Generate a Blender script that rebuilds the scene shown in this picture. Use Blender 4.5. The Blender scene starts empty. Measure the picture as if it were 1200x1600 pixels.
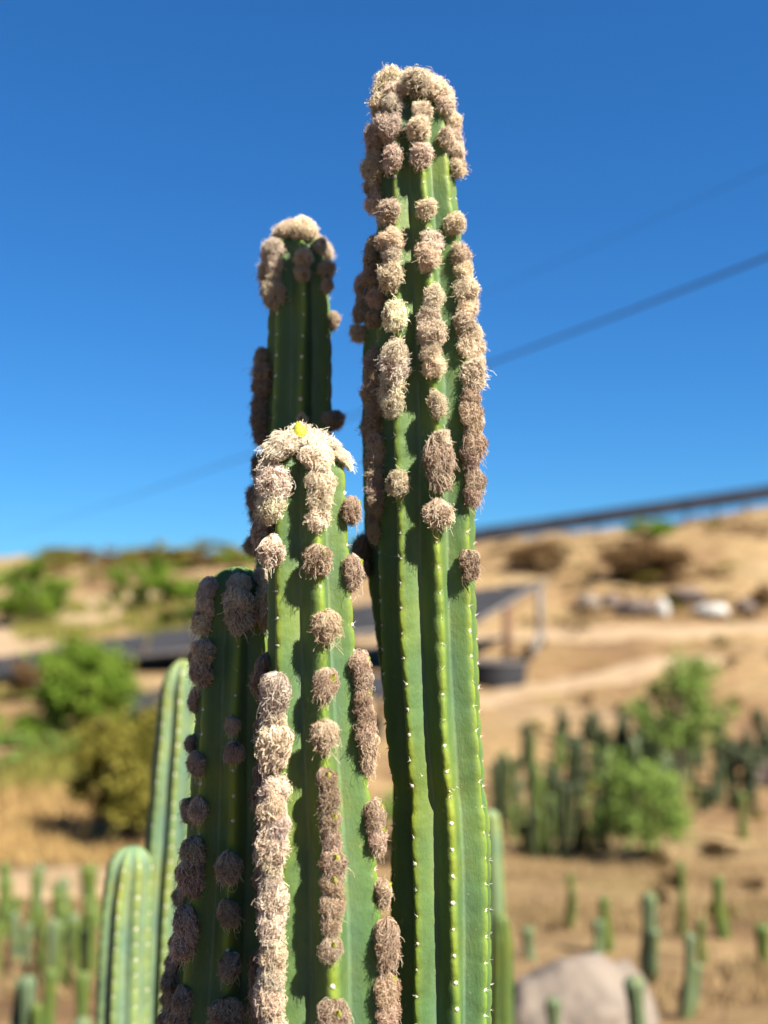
import bpy, math, random
import numpy as np
from mathutils import Vector, Matrix, noise

random.seed(7)
rng = np.random.default_rng(7)
S = bpy.context.scene
COL = S.collection

# ------------------------------------------------------------------ camera, light
F = 1600.0                      # focal length in pixels of the 1200x1600 photograph
CZ = 1.6
PITCH = math.radians(5.0)
cam_d = bpy.data.cameras.new('camera')
cam = bpy.data.objects.new('camera', cam_d); COL.objects.link(cam)
cam.location = (0, 0, CZ); cam.rotation_euler = (math.radians(90) + PITCH, 0, 0)
cam_d.sensor_fit = 'VERTICAL'; cam_d.sensor_height = 24.0; cam_d.sensor_width = 18.0
cam_d.lens = 24.0
cam_d.clip_start = 0.05; cam_d.clip_end = 8000
cam_d.dof.use_dof = True
cam_d.dof.focus_distance = 1.115
cam_d.dof.aperture_fstop = 1.45
S.camera = cam

SUN_AZ, SUN_EL = math.radians(48), math.radians(47)     # azimuth from "towards the camera", to the right
sdir = Vector((math.cos(SUN_EL) * math.sin(SUN_AZ), -math.cos(SUN_EL) * math.cos(SUN_AZ), math.sin(SUN_EL)))
sun_d = bpy.data.lights.new('sun', 'SUN'); sun = bpy.data.objects.new('sun', sun_d); COL.objects.link(sun)
sun_d.energy = 5.0; sun_d.angle = math.radians(0.5); sun_d.color = (1.0, 0.93, 0.81)
sun.rotation_euler = sdir.to_track_quat('Z', 'Y').to_euler(); sun.location = (20, -10, 30)

W = bpy.data.worlds.new('World'); S.world = W; W.use_nodes = True
wn = W.node_tree.nodes; wl = W.node_tree.links
bg = wn['Background']; bg.inputs['Strength'].default_value = 0.0505
sky = wn.new('ShaderNodeTexSky'); sky.sky_type = 'NISHITA'; sky.sun_disc = False
sky.sun_elevation = SUN_EL
sky.sun_rotation = math.atan2(sdir.x, sdir.y)
sky.air_density = 1.0; sky.dust_density = 0.1; sky.ozone_density = 2.5; sky.altitude = 600
hs = wn.new('ShaderNodeHueSaturation'); hs.inputs['Saturation'].default_value = 1.2
wl.new(sky.outputs[0], hs.inputs['Color']); tint = wn.new('ShaderNodeMix'); tint.data_type = 'RGBA'; tint.blend_type = 'MULTIPLY'; tint.inputs[0].default_value = 1
tint.inputs[7].default_value = (.235, .61, 1.0, 1)          # the camera's vivid rendering of the clear sky
gmn = wn.new('ShaderNodeGamma'); gmn.inputs['Gamma'].default_value = .75
wl.new(hs.outputs[0], gmn.inputs['Color']); wl.new(gmn.outputs[0], tint.inputs[6]); wl.new(tint.outputs[2], bg.inputs['Color'])

S.view_settings.view_transform = 'Standard'; S.view_settings.look = 'None'
S.view_settings.exposure = 2.1; S.view_settings.gamma = 1.0
S.view_settings.use_curve_mapping = False
S.render.engine = 'CYCLES'
S.cycles.use_denoising = True
S.cycles.max_bounces = 6; S.cycles.diffuse_bounces = 3; S.cycles.transparent_max_bounces = 8
S.cycles.use_adaptive_sampling = False

# ------------------------------------------------------------------ helpers
def at(px, py, Y):
    """world point on the line of sight of pixel (px, py) whose world Y is given"""
    u = (px - 600) / F; v = (800 - py) / F
    dy = math.cos(PITCH) - v * math.sin(PITCH)
    dz = math.sin(PITCH) + v * math.cos(PITCH)
    t = Y / dy
    return Vector((u * t, Y, CZ + dz * t))

def slope(py):
    v = (800 - py) / F
    return (math.sin(PITCH) + v * math.cos(PITCH)) / (math.cos(PITCH) - v * math.sin(PITCH))

def depth_px(Y):
    return F / Y

def mesh_np(name, V, Fq, smooth=True, attrs=None):
    """V (n,3), Fq (m,k) with constant k"""
    V = np.asarray(V, np.float32); Fq = np.asarray(Fq, np.int32)
    me = bpy.data.meshes.new(name)
    m, k = Fq.shape
    me.vertices.add(len(V)); me.vertices.foreach_set('co', V.ravel())
    me.loops.add(m * k); me.loops.foreach_set('vertex_index', Fq.ravel())
    me.polygons.add(m)
    me.polygons.foreach_set('loop_start', np.arange(0, m * k, k, dtype=np.int32))
    me.polygons.foreach_set('use_smooth', np.full(m, smooth))
    me.update(calc_edges=True)
    for an, av in (attrs or {}).items():
        a = me.attributes.new(an, 'FLOAT', 'POINT'); a.data.foreach_set('value', np.asarray(av, np.float32).ravel())
    me.validate()
    return me

class MB:
    """collects polygons and builds ONE mesh"""
    def __init__(s): s.v = []; s.f = []; s.t = []
    def add(s, vs, fs, tone=0.0):
        o = len(s.v); s.v += [tuple(v) for v in vs]; s.f += [tuple(i + o for i in f) for f in fs]; s.t += [tone] * len(vs)
    def box(s, c, sz, mat=None, tone=0.0):
        vs = [Vector((x * sz[0] / 2, y * sz[1] / 2, z * sz[2] / 2)) for x in (-1, 1) for y in (-1, 1) for z in (-1, 1)]
        if mat is not None: vs = [mat @ v for v in vs]
        vs = [v + Vector(c) for v in vs]
        s.add(vs, [(0, 1, 3, 2), (4, 6, 7, 5), (0, 4, 5, 1), (2, 3, 7, 6), (0, 2, 6, 4), (1, 5, 7, 3)], tone)
    def tube(s, pts, rad, n=6, tone=0.0):
        pts = [Vector(p) for p in pts]; rings = []
        for i, p in enumerate(pts):
            t = (pts[min(i + 1, len(pts) - 1)] - pts[max(i - 1, 0)]).normalized()
            a = t.orthogonal() if abs(t.z) > .9 else t.cross(Vector((0, 0, 1)))
            if abs(t.z) > .9: a = t.cross(Vector((0, 1, 0)))
            a.normalize(); b = t.cross(a)
            r = rad[i] if hasattr(rad, '__len__') else rad
            rings.append([p + (a * math.cos(k * 2 * math.pi / n) + b * math.sin(k * 2 * math.pi / n)) * r for k in range(n)])
        vs = [v for r in rings for v in r]; fs = []
        for i in range(len(pts) - 1):
            for k in range(n):
                fs.append((i * n + k, i * n + (k + 1) % n, (i + 1) * n + (k + 1) % n, (i + 1) * n + k))
        fs.append(tuple(range(n))[::-1]); fs.append(tuple((len(pts) - 1) * n + k for k in range(n)))
        s.add(vs, fs, tone)
    def mesh(s, name, smooth=True):
        me = bpy.data.meshes.new(name); me.from_pydata(s.v, [], s.f)
        me.polygons.foreach_set('use_smooth', [smooth] * len(me.polygons))
        a = me.attributes.new('tone', 'FLOAT', 'POINT'); a.data.foreach_set('value', s.t)
        me.update(); return me

def link(name, me, m=None, parent=None, loc=None):
    o = bpy.data.objects.new(name, me); COL.objects.link(o)
    if m is not None and me is not None and not me.materials: me.materials.append(m)
    if parent is not None: o.parent = parent
    if loc is not None: o.location = loc
    return o

def tag(o, label=None, cat=None, group=None, kind=None):
    for k, v in (('label', label), ('category', cat), ('group', group), ('kind', kind)):
        if v: o[k] = v
    return o

def thing(name, label, cat, loc, group=None):
    return tag(link(name, None, loc=loc), label, cat, group)

# ------------------------------------------------------------------ materials
def new_mat(name):
    m = bpy.data.materials.new(name); m.use_nodes = True
    n = m.node_tree.nodes; l = m.node_tree.links
    return m, n, l, n['Principled BSDF'], n['Material Output']

def ramp(n, stops):
    r = n.new('ShaderNodeValToRGB'); e = r.color_ramp.elements
    while len(e) < len(stops): e.new(.5)
    for i, (p, c) in enumerate(stops):
        e[i].position = p; e[i].color = (*c, 1)
    return r

def noise_mat(name, stops, scale=3.0, rough=.9, detail=6, bump=0.0, bscale=None, coords='Object', spec=.2, dist=.3):
    m, n, l, b, out = new_mat(name)
    tc = n.new('ShaderNodeTexCoord'); nz = n.new('ShaderNodeTexNoise')
    nz.inputs['Scale'].default_value = scale; nz.inputs['Detail'].default_value = detail
    nz.inputs['Distortion'].default_value = dist
    l.new(tc.outputs[coords], nz.inputs['Vector'])
    r = ramp(n, stops); l.new(nz.outputs['Fac'], r.inputs[0]); l.new(r.outputs[0], b.inputs['Base Color'])
    b.inputs['Roughness'].default_value = rough; b.inputs['Specular IOR Level'].default_value = spec
    if bump:
        n2 = n.new('ShaderNodeTexNoise'); n2.inputs['Scale'].default_value = bscale or scale * 4; n2.inputs['Detail'].default_value = 8
        l.new(tc.outputs[coords], n2.inputs['Vector'])
        bp = n.new('ShaderNodeBump'); bp.inputs['Strength'].default_value = bump; bp.inputs['Distance'].default_value = .05
        l.new(n2.outputs['Fac'], bp.inputs['Height']); l.new(bp.outputs[0], b.inputs['Normal'])
    return m

def cactus_mat(name, flank, valley, crest, pale=0.0):
    m, n, l, b, out = new_mat(name)
    at_ = n.new('ShaderNodeAttribute'); at_.attribute_name = 'crest'
    r = ramp(n, [(0.0, valley), (0.40, flank), (0.60, flank), (1.0, crest)])
    l.new(at_.outputs['Fac'], r.inputs[0])
    tc = n.new('ShaderNodeTexCoord')
    mp = n.new('ShaderNodeMapping'); mp.inputs['Scale'].default_value = (1, 1, .35); l.new(tc.outputs['Object'], mp.inputs[0])
    nz = n.new('ShaderNodeTexNoise'); nz.inputs['Scale'].default_value = 38; nz.inputs['Detail'].default_value = 8
    nz.inputs['Roughness'].default_value = .65
    l.new(mp.outputs[0], nz.inputs['Vector'])
    r2 = ramp(n, [(.25, (.62, .62, .66)), (.5, (1, 1, 1)), (.75, (1.35, 1.28, 1.2))]); l.new(nz.outputs['Fac'], r2.inputs[0])
    mx = n.new('ShaderNodeMix'); mx.data_type = 'RGBA'; mx.blend_type = 'MULTIPLY'; mx.inputs[0].default_value = .75
    l.new(r.outputs[0], mx.inputs[6]); l.new(r2.outputs[0], mx.inputs[7])
    bl = n.new('ShaderNodeTexNoise'); bl.inputs['Scale'].default_value = 11; bl.inputs['Detail'].default_value = 5
    l.new(tc.outputs['Object'], bl.inputs['Vector'])
    rb = ramp(n, [(.33, (.80, .92, 1.12)), (.5, (1, 1, 1)), (.66, (1.38, 1.14, .72))]); l.new(bl.outputs['Fac'], rb.inputs[0])
    mb = n.new('ShaderNodeMix'); mb.data_type = 'RGBA'; mb.blend_type = 'MULTIPLY'; mb.inputs[0].default_value = .85
    l.new(mx.outputs[2], mb.inputs[6]); l.new(rb.outputs[0], mb.inputs[7]); mx = mb
    # pale scars and corky flecks
    vo = n.new('ShaderNodeTexNoise'); vo.inputs['Scale'].default_value = 160; vo.inputs['Detail'].default_value = 3
    l.new(tc.outputs['Object'], vo.inputs['Vector'])
    r3 = ramp(n, [(.70, (0, 0, 0)), (.76, (1, 1, 1))]); l.new(vo.outputs['Fac'], r3.inputs[0])
    m2 = n.new('ShaderNodeMix'); m2.data_type = 'RGBA'
    sc = n.new('ShaderNodeMath'); sc.operation = 'MULTIPLY'; sc.inputs[1].default_value = .55
    l.new(r3.outputs[0], sc.inputs[0]); l.new(sc.outputs[0], m2.inputs[0])
    l.new(mx.outputs[2], m2.inputs[6]); m2.inputs[7].default_value = (.17, .18, .11, 1)
    v3 = n.new('ShaderNodeTexNoise'); v3.inputs['Scale'].default_value = 34; v3.inputs['Detail'].default_value = 9; v3.inputs['Roughness'].default_value = .7
    l.new(tc.outputs['Object'], v3.inputs['Vector'])
    r5 = ramp(n, [(.655, (0, 0, 0)), (.70, (.75, .75, .75))]); l.new(v3.outputs['Fac'], r5.inputs[0])
    m3 = n.new('ShaderNodeMix'); m3.data_type = 'RGBA'; l.new(r5.outputs[0], m3.inputs[0])
    l.new(m2.outputs[2], m3.inputs[6]); m3.inputs[7].default_value = (.17, .145, .075, 1); m2 = m3
    l.new(m2.outputs[2], b.inputs['Base Color'])
    b.inputs['Roughness'].default_value = .60; b.inputs['Specular IOR Level'].default_value = .22
    b.inputs['Subsurface Weight'].default_value = .12
    b.inputs['Subsurface Radius'].default_value = (.35, 1.0, .15); b.inputs['Subsurface Scale'].default_value = .004
    bz = n.new('ShaderNodeTexNoise'); bz.inputs['Scale'].default_value = 420; bz.inputs['Detail'].default_value = 4
    l.new(mp.outputs[0], bz.inputs['Vector'])
    bz2 = n.new('ShaderNodeTexNoise'); bz2.inputs['Scale'].default_value = 45; bz2.inputs['Detail'].default_value = 3
    l.new(tc.outputs['Object'], bz2.inputs['Vector'])
    ad = n.new('ShaderNodeMath'); ad.operation = 'MULTIPLY_ADD'; ad.inputs[1].default_value = 4.0
    l.new(bz2.outputs['Fac'], ad.inputs[0]); l.new(bz.outputs['Fac'], ad.inputs[2])
    bp = n.new('ShaderNodeBump'); bp.inputs['Strength'].default_value = .35; bp.inputs['Distance'].default_value = .0012
    l.new(ad.outputs[0], bp.inputs['Height']); l.new(bp.outputs[0], b.inputs['Normal'])
    return m

M_CACT = cactus_mat('cactus_skin', (.056, .099, .029), (.076, .120, .054), (.114, .160, .018))
M_PALE = cactus_mat('pale_cactus_skin', (0.090, 0.135, 0.061), (0.102, 0.147, 0.094), (0.135, 0.172, 0.041))
M_FIELD = cactus_mat('field_cactus_skin', (0.046, 0.072, 0.014), (0.044, 0.070, 0.019), (0.092, 0.114, 0.018))
M_FIELD_BLUE = cactus_mat('bluish_cactus_skin', (0.065, 0.090, 0.045), (0.062, 0.090, 0.051), (0.088, 0.111, 0.042))

def wool_mat():
    m, n, l, b, out = new_mat('wool')
    a = n.new('ShaderNodeAttribute'); a.attribute_name = 'tone'
    r = ramp(n, [(0.0, (.07, .035, .022)), (.30, (.30, .20, .14)), (.58, (.58, .48, .385)), (1.0, (.78, .72, .62))])
    l.new(a.outputs['Fac'], r.inputs[0])
    oi = n.new('ShaderNodeObjectInfo')
    mx = n.new('ShaderNodeMix'); mx.data_type = 'RGBA'; mx.blend_type = 'MULTIPLY'; mx.inputs[0].default_value = 1
    l.new(r.outputs[0], mx.inputs[6]); l.new(oi.outputs['Color'], mx.inputs[7])
    d = n.new('ShaderNodeBsdfDiffuse'); t = n.new('ShaderNodeBsdfTranslucent'); ms = n.new('ShaderNodeMixShader')
    ms.inputs[0].default_value = .45
    l.new(mx.outputs[2], d.inputs[0]); l.new(mx.outputs[2], t.inputs[0])
    l.new(d.outputs[0], ms.inputs[1]); l.new(t.outputs[0], ms.inputs[2]); l.new(ms.outputs[0], out.inputs[0])
    n.remove(b); return m
M_WOOL = wool_mat()
M_BUD = noise_mat('bud_scale', [(.3, (0.108, 0.122, 0.015)), (.6, (0.206, 0.206, 0.025)), (.8, (0.269, 0.235, 0.039))], 2.5, .6)
M_YBUD = noise_mat('yellow_bud', [(.3, (.16, .20, .012)), (.5, (.30, .30, .02)), (.7, (.36, .33, .03))], 3.5, .6)
M_AREOLE = noise_mat('areole_felt', [(.3, (0.330, 0.300, 0.228)), (.7, (0.492, 0.468, 0.396))], 300, .9)

def leaf_mat(name, c0, c1):
    m, n, l, b, out = new_mat(name)
    a = n.new('ShaderNodeAttribute'); a.attribute_name = 'tone'
    r = ramp(n, [(0, c0), (1, c1)]); l.new(a.outputs['Fac'], r.inputs[0])
    d = n.new('ShaderNodeBsdfDiffuse'); t = n.new('ShaderNodeBsdfTranslucent'); ms = n.new('ShaderNodeMixShader')
    ms.inputs[0].default_value = .35
    l.new(r.outputs[0], d.inputs[0]); l.new(r.outputs[0], t.inputs[0])
    l.new(d.outputs[0], ms.inputs[1]); l.new(t.outputs[0], ms.inputs[2]); l.new(ms.outputs[0], out.inputs[0])
    n.remove(b); return m
M_LEAF = leaf_mat('green_leaf', (0.059, 0.112, 0.014), (0.154, 0.219, 0.032))
M_LEAF2 = leaf_mat('soft_green_leaf', (0.093, 0.150, 0.029), (0.187, 0.252, 0.067))
M_OLIVE = leaf_mat('olive_leaf', (0.083, 0.079, 0.014), (0.176, 0.157, 0.032))
M_DRYLEAF = leaf_mat('dry_leaf', (0.074, 0.044, 0.018), (0.157, 0.097, 0.046))
M_STRAW = leaf_mat('straw', (0.188, 0.127, 0.061), (0.270, 0.201, 0.106))
M_GOLD = leaf_mat('golden_straw', (.26, .165, .065), (.40, .28, .12))
M_WEED = leaf_mat('weed_blade', (0.114, 0.122, 0.022), (0.218, 0.196, 0.057))
M_BARK = noise_mat('bark', [(.3, (0.040, 0.029, 0.018)), (.7, (0.089, 0.064, 0.045))], 9, .95, bump=.5)
M_PATH = noise_mat('path_dirt', [(.3, (0.167, 0.116, 0.068)), (.55, (0.201, 0.144, 0.087)), (.75, (0.222, 0.167, 0.106))], 1.2, .95, bump=.3, bscale=20)
M_BANK = noise_mat('pink_bank_dirt', [(.3, (0.163, 0.113, 0.063)), (.55, (0.216, 0.152, 0.088)), (.75, (0.250, 0.181, 0.109))], 1.6, .95, bump=.5, bscale=12)
M_BROWN = leaf_mat('rusty_brown_leaf', (.07, .04, .018), (.17, .105, .05))
M_TUSS = leaf_mat('dead_brown_leaf', (.045, .028, .014), (.13, .085, .04))
M_ROCK = noise_mat('rock', [(.3, (0.088, 0.071, 0.057)), (.55, (0.134, 0.110, 0.090)), (.75, (0.170, 0.146, 0.119))], 2.2, .9, bump=.6, bscale=9)
M_DARKROCK = noise_mat('dark_rock', [(.3, (0.045, 0.033, 0.030)), (.6, (0.093, 0.071, 0.060)), (.8, (0.134, 0.104, 0.089))], 2.5, .9, bump=.6)
M_WHITEROCK = noise_mat('white_rock', [(.3, (0.235, 0.219, 0.197)), (.7, (0.310, 0.299, 0.280))], 2.5, .85, bump=.4)
M_PANEL = noise_mat('dark_panel', [(.35, (0.015, 0.015, 0.017)), (.7, (0.027, 0.027, 0.031))], 1.5, .85, spec=.12)
M_RAIL = noise_mat('ridge_panel', [(.35, (0.005, 0.006, 0.010)), (.7, (0.013, 0.014, 0.019))], 1.5, .8, spec=.1)
M_STEEL = noise_mat('grey_steel', [(.35, (0.085, 0.076, 0.072)), (.7, (0.135, 0.123, 0.114))], 6, .6)
M_RUST = noise_mat('rusty_steel', [(.35, (0.064, 0.032, 0.021)), (.7, (0.114, 0.059, 0.042))], 6, .85)
M_CABLE = noise_mat('cable_black', [(.3, (.02, .02, .022)), (.7, (.04, .04, .045))], 30, .6)

def ground_mat():
    m, n, l, b, out = new_mat('dry_ground')
    tc = n.new('ShaderNodeTexCoord')
    n1 = n.new('ShaderNodeTexNoise'); n1.inputs['Scale'].default_value = .22; n1.inputs['Detail'].default_value = 9; n1.inputs['Roughness'].default_value = .62
    n2 = n.new('ShaderNodeTexNoise'); n2.inputs['Scale'].default_value = 2.6; n2.inputs['Detail'].default_value = 8; n2.inputs['Roughness'].default_value = .7
    n3 = n.new('ShaderNodeTexNoise'); n3.inputs['Scale'].default_value = .55; n3.inputs['Detail'].default_value = 6
    for x in (n1, n2, n3): l.new(tc.outputs['Object'], x.inputs['Vector'])
    r1 = ramp(n, [(.30, (.105, .066, .040)), (.43, (.178, .119, .064)), (.55, (.210, .150, .080)), (.68, (.230, .172, .114))])
    r2 = ramp(n, [(.34, (.30, .26, .23)), (.47, (.80, .78, .75)), (.60, (1.05, 1.04, 1.0)), (.75, (1.25, 1.22, 1.15))])
    l.new(n1.outputs['Fac'], r1.inputs[0]); l.new(n2.outputs['Fac'], r2.inputs[0])
    mx = n.new('ShaderNodeMix'); mx.data_type = 'RGBA'; mx.blend_type = 'MULTIPLY'; mx.inputs[0].default_value = .9
    l.new(r1.outputs[0], mx.inputs[6]); l.new(r2.outputs[0], mx.inputs[7])
    # thin green weeds here and there
    r3 = ramp(n, [(.60, (0, 0, 0)), (.72, (1, 1, 1))]); l.new(n3.outputs['Fac'], r3.inputs[0])
    m2 = n.new('ShaderNodeMix'); m2.data_type = 'RGBA'
    sc = n.new('ShaderNodeMath'); sc.operation = 'MULTIPLY'; sc.inputs[1].default_value = .55
    l.new(r3.outputs[0], sc.inputs[0]); l.new(sc.outputs[0], m2.inputs[0])
    l.new(mx.outputs[2], m2.inputs[6]); m2.inputs[7].default_value = (.125, .112, .035, 1)
    n4 = n.new('ShaderNodeTexNoise'); n4.inputs['Scale'].default_value = .075; n4.inputs['Detail'].default_value = 8; n4.inputs['Roughness'].default_value = .65
    l.new(tc.outputs['Object'], n4.inputs['Vector'])
    r4 = ramp(n, [(.36, (.56, .48, .42)), (.48, (.90, .86, .82)), (.56, (1.0, 1.0, .94)), (.66, (1.12, 1.10, 1.12))]); l.new(n4.outputs['Fac'], r4.inputs[0])
    m4 = n.new('ShaderNodeMix'); m4.data_type = 'RGBA'; m4.blend_type = 'MULTIPLY'; m4.inputs[0].default_value = 1
    l.new(m2.outputs[2], m4.inputs[6]); l.new(r4.outputs[0], m4.inputs[7])
    l.new(m4.outputs[2], b.inputs['Base Color']); b.inputs['Roughness'].default_value = .95
    b.inputs['Specular IOR Level'].default_value = .1
    bp = n.new('ShaderNodeBump'); bp.inputs['Strength'].default_value = .8; bp.inputs['Distance'].default_value = .12
    l.new(n2.outputs['Fac'], bp.inputs['Height']); l.new(bp.outputs[0], b.inputs['Normal'])
    return m
M_GROUND = ground_mat()

# ------------------------------------------------------------------ terrain
TL = [(2.2, None), (4.5, 1600), (6, 1510), (9, 1405), (12, 1335), (15, 1240), (19, 1155), (26, 1058), (33, 1003), (45, 948), (70, 893), (95, 872), (130, 884), (300, 930), (4000, 939)]
TR = [(2.2, None), (4.5, 1620), (6, 1540), (8.5, 1450), (14, 1345), (18, 1240), (24, 1120), (30, 1050), (36, 987), (42, 945), (52, 884), (62, 834), (75, 825), (95, 846), (300, 930), (4000, 939)]
def sst(a, b, x):
    t = min(1, max(0, (x - a) / (b - a))); return t * t * (3 - 2 * t)
def tab(T):
    ld = [math.log(d) for d, _ in T]; sl = [(-CZ / 2.2) if p is None else slope(p) for _, p in T]
    return np.array(ld), np.array(sl)
TLn, TRn = tab(TL), tab(TR)
def ground_z(x, y, bumps=True):
    d = math.hypot(x, y)
    if d < 1e-6: return 0.0
    if y > .05 * d: px = 600 + F * x / y
    else: px = 2600 if x > 0 else -1400
    px = min(2600, max(-1400, px))
    ld = math.log(max(d, .3)); dd = max(y, .3) if y > 0.5 * d else d
    ld = math.log(max(dd, .3))
    sL = float(np.interp(ld, *TLn)); sR = float(np.interp(ld, *TRn))
    w = sst(150, 800, px)
    s = sL + (sR - sL) * w
    ex = (px - 1000) * (.17 if px > 1000 else .075) / F if px < 1300 else 51 / F
    s += ex * w * sst(44, 64, dd) * (1 - sst(110, 300, dd))
    z = CZ + s * dd
    z = z * sst(1.6, 4.5, dd)
    back = sst(.25, -.45, y / d) if True else 0
    back = 1 - sst(-.45, .25, y / d)
    z = z * (1 - back)
    if bumps and d > 3:
        a = .035 * math.sqrt(d) * min(1, (d - 3) / 3)
        z += a * noise.fractal(Vector((x * .35, y * .35, .7)), 1.0, 2.0, 4) * (1 if d < 200 else 200 / d)
    return z

az_list = list(np.arange(-30, 30.01, .3)) + list(np.arange(33, 327, 5))
rings = np.concatenate([np.geomspace(.4, 4, 14, endpoint=False), np.geomspace(4, 130, 170, endpoint=False), np.geomspace(130, 4000, 28)])
V = [(0, 0, 0)]; 
for r_ in rings:
    for a_ in az_list:
        x_ = r_ * math.sin(math.radians(a_)); y_ = r_ * math.cos(math.radians(a_))
        V.append((x_, y_, ground_z(x_, y_)))
na = len(az_list); Fg = []
for i in range(len(rings) - 1):
    for k in range(na):
        Fg.append((1 + i * na + k, 1 + (i + 1) * na + k, 1 + (i + 1) * na + (k + 1) % na, 1 + i * na + (k + 1) % na))
gm = bpy.data.meshes.new('ground')
gm.from_pydata(V, [], [f[::-1] for f in Fg] + [(0, 1 + k, 1 + (k + 1) % na)[::-1] for k in range(na)])
gm.polygons.foreach_set('use_smooth', [True] * len(gm.polygons)); gm.update()
ground = tag(link('ground', gm, M_GROUND), 'dry golden hillside with dead grass and bare earth', kind='structure')

def gnd(px, Y):
    """ground point in the direction of pixel column px at world depth Y"""
    x = (px - 600) / F * Y
    # column of the picture: the plane x = u * camera depth; iterate for the pitch
    for _ in range(3):
        z = ground_z(x, Y); t = Y * math.cos(PITCH) + (z - CZ) * math.sin(PITCH); x = (px - 600) / F * t
    return Vector((x, Y, ground_z(x, Y)))
def find_Y(px, py, lo=3.0, hi=140.0):
    """depth at which the ground is seen at pixel (px, py)"""
    best = None; s0 = slope(py)
    for Y in np.geomspace(lo, hi, 500):
        p = gnd(px, float(Y))
        if (p.z - CZ) / Y >= s0: return float(Y)
    return hi

def strip(name, label, pts, wid, m):
    """a path draped on the ground through pixel points (px, py)"""
    P = [gnd(px, Y) for px, Y in pts]; fine = []
    for i in range(len(P) - 1):
        for k in range(14): fine.append(P[i].lerp(P[i + 1], k / 14))
    fine.append(P[-1]); n = 9; vs = []; fs = []
    for i, p in enumerate(fine):
        t = fine[min(i + 1, len(fine) - 1)] - fine[max(i - 1, 0)]; t.z = 0; t.normalize(); s = Vector((t.y, -t.x, 0))
        ww = wid * (1 + .35 * noise.noise(Vector((i * .33, wid, 2))) + .2 * noise.noise(Vector((i * 1.1, wid, 5))))
        for k in range(n):
            q = p + s * (k / (n - 1) - .5) * ww
            edge = abs(k / (n - 1) - .5) * 2
            vs.append((q.x, q.y, ground_z(q.x, q.y) + (.045 if edge < .95 else -.05)))
    for i in range(len(fine) - 1):
        for k in range(n - 1): fs.append((i * n + k, i * n + k + 1, (i + 1) * n + k + 1, (i + 1) * n + k))
    me = bpy.data.meshes.new(name); me.from_pydata(vs, [], fs); me.polygons.foreach_set('use_smooth', [True] * len(fs)); me.update()
    return tag(link(name, me, m), label, kind='structure')
strip('path', 'pale dirt track across the right hillside', [(560, 33.0), (800, 35.5), (1000, 36), (1400, 37.5)], 2.6, M_PATH)
strip('path', 'pale dirt track below the trough bending to the right', [(480, 25.0), (760, 26.5), (960, 29.5), (1120, 32)], 1.6, M_PATH)
strip('path', 'pale sandy path climbing the left hillside', [(-160, 27), (0, 32), (90, 39), (170, 46), (200, 52)], 4.2, M_PATH)
strip('path', 'pink beige dirt path beyond the small cactus rows', [(-250, 9.0), (0, 9.6), (120, 9.9), (330, 10.2), (500, 10.5)], 2.0, M_BANK)

# ------------------------------------------------------------------ cactus builder
def section(n, rv, bulge, k=11, tw=0.0):
    """one closed star section: list of (x,y) unit points plus crest factor; crest i at angle i*2pi/n"""
    pts = []; cr = []
    h = math.pi / n
    for i in range(n):
        a = i * 2 * math.pi / n
        C = np.array([math.sin(a), -math.cos(a)])
        for side in (-1, 1):
            Vv = rv * np.array([math.sin(a + side * h), -math.cos(a + side * h)])
            nrm = np.array([math.sin(a + side * h * 1.2), -math.cos(a + side * h * 1.2)])
            ts = np.linspace(1, 0, k, endpoint=False) if side < 0 else np.linspace(0, 1, k, endpoint=False)
            for t in ts:
                p = C + (Vv - C) * t + nrm * bulge * 4 * t * (1 - t)
                rr = .34
                if t < rr:                                   # round the crest
                    V2 = rv * np.array([math.sin(a - side * h), -math.cos(a - side * h)])
                    n2 = np.array([math.sin(a - side * h * 1.2), -math.cos(a - side * h * 1.2)])
                    PR = C + (Vv - C) * rr + nrm * bulge * 4 * rr * (1 - rr); PL = C + (V2 - C) * rr + n2 * bulge * 4 * rr * (1 - rr)
                    u = .5 + .5 * t / rr
                    p = (1 - u) ** 2 * PL + 2 * u * (1 - u) * C + u * u * PR
                pts.append(p); cr.append(1 - t)
    pts = np.array(pts); pts /= np.hypot(pts[:, 0], pts[:, 1]).max()
    return pts, np.array(cr)

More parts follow.
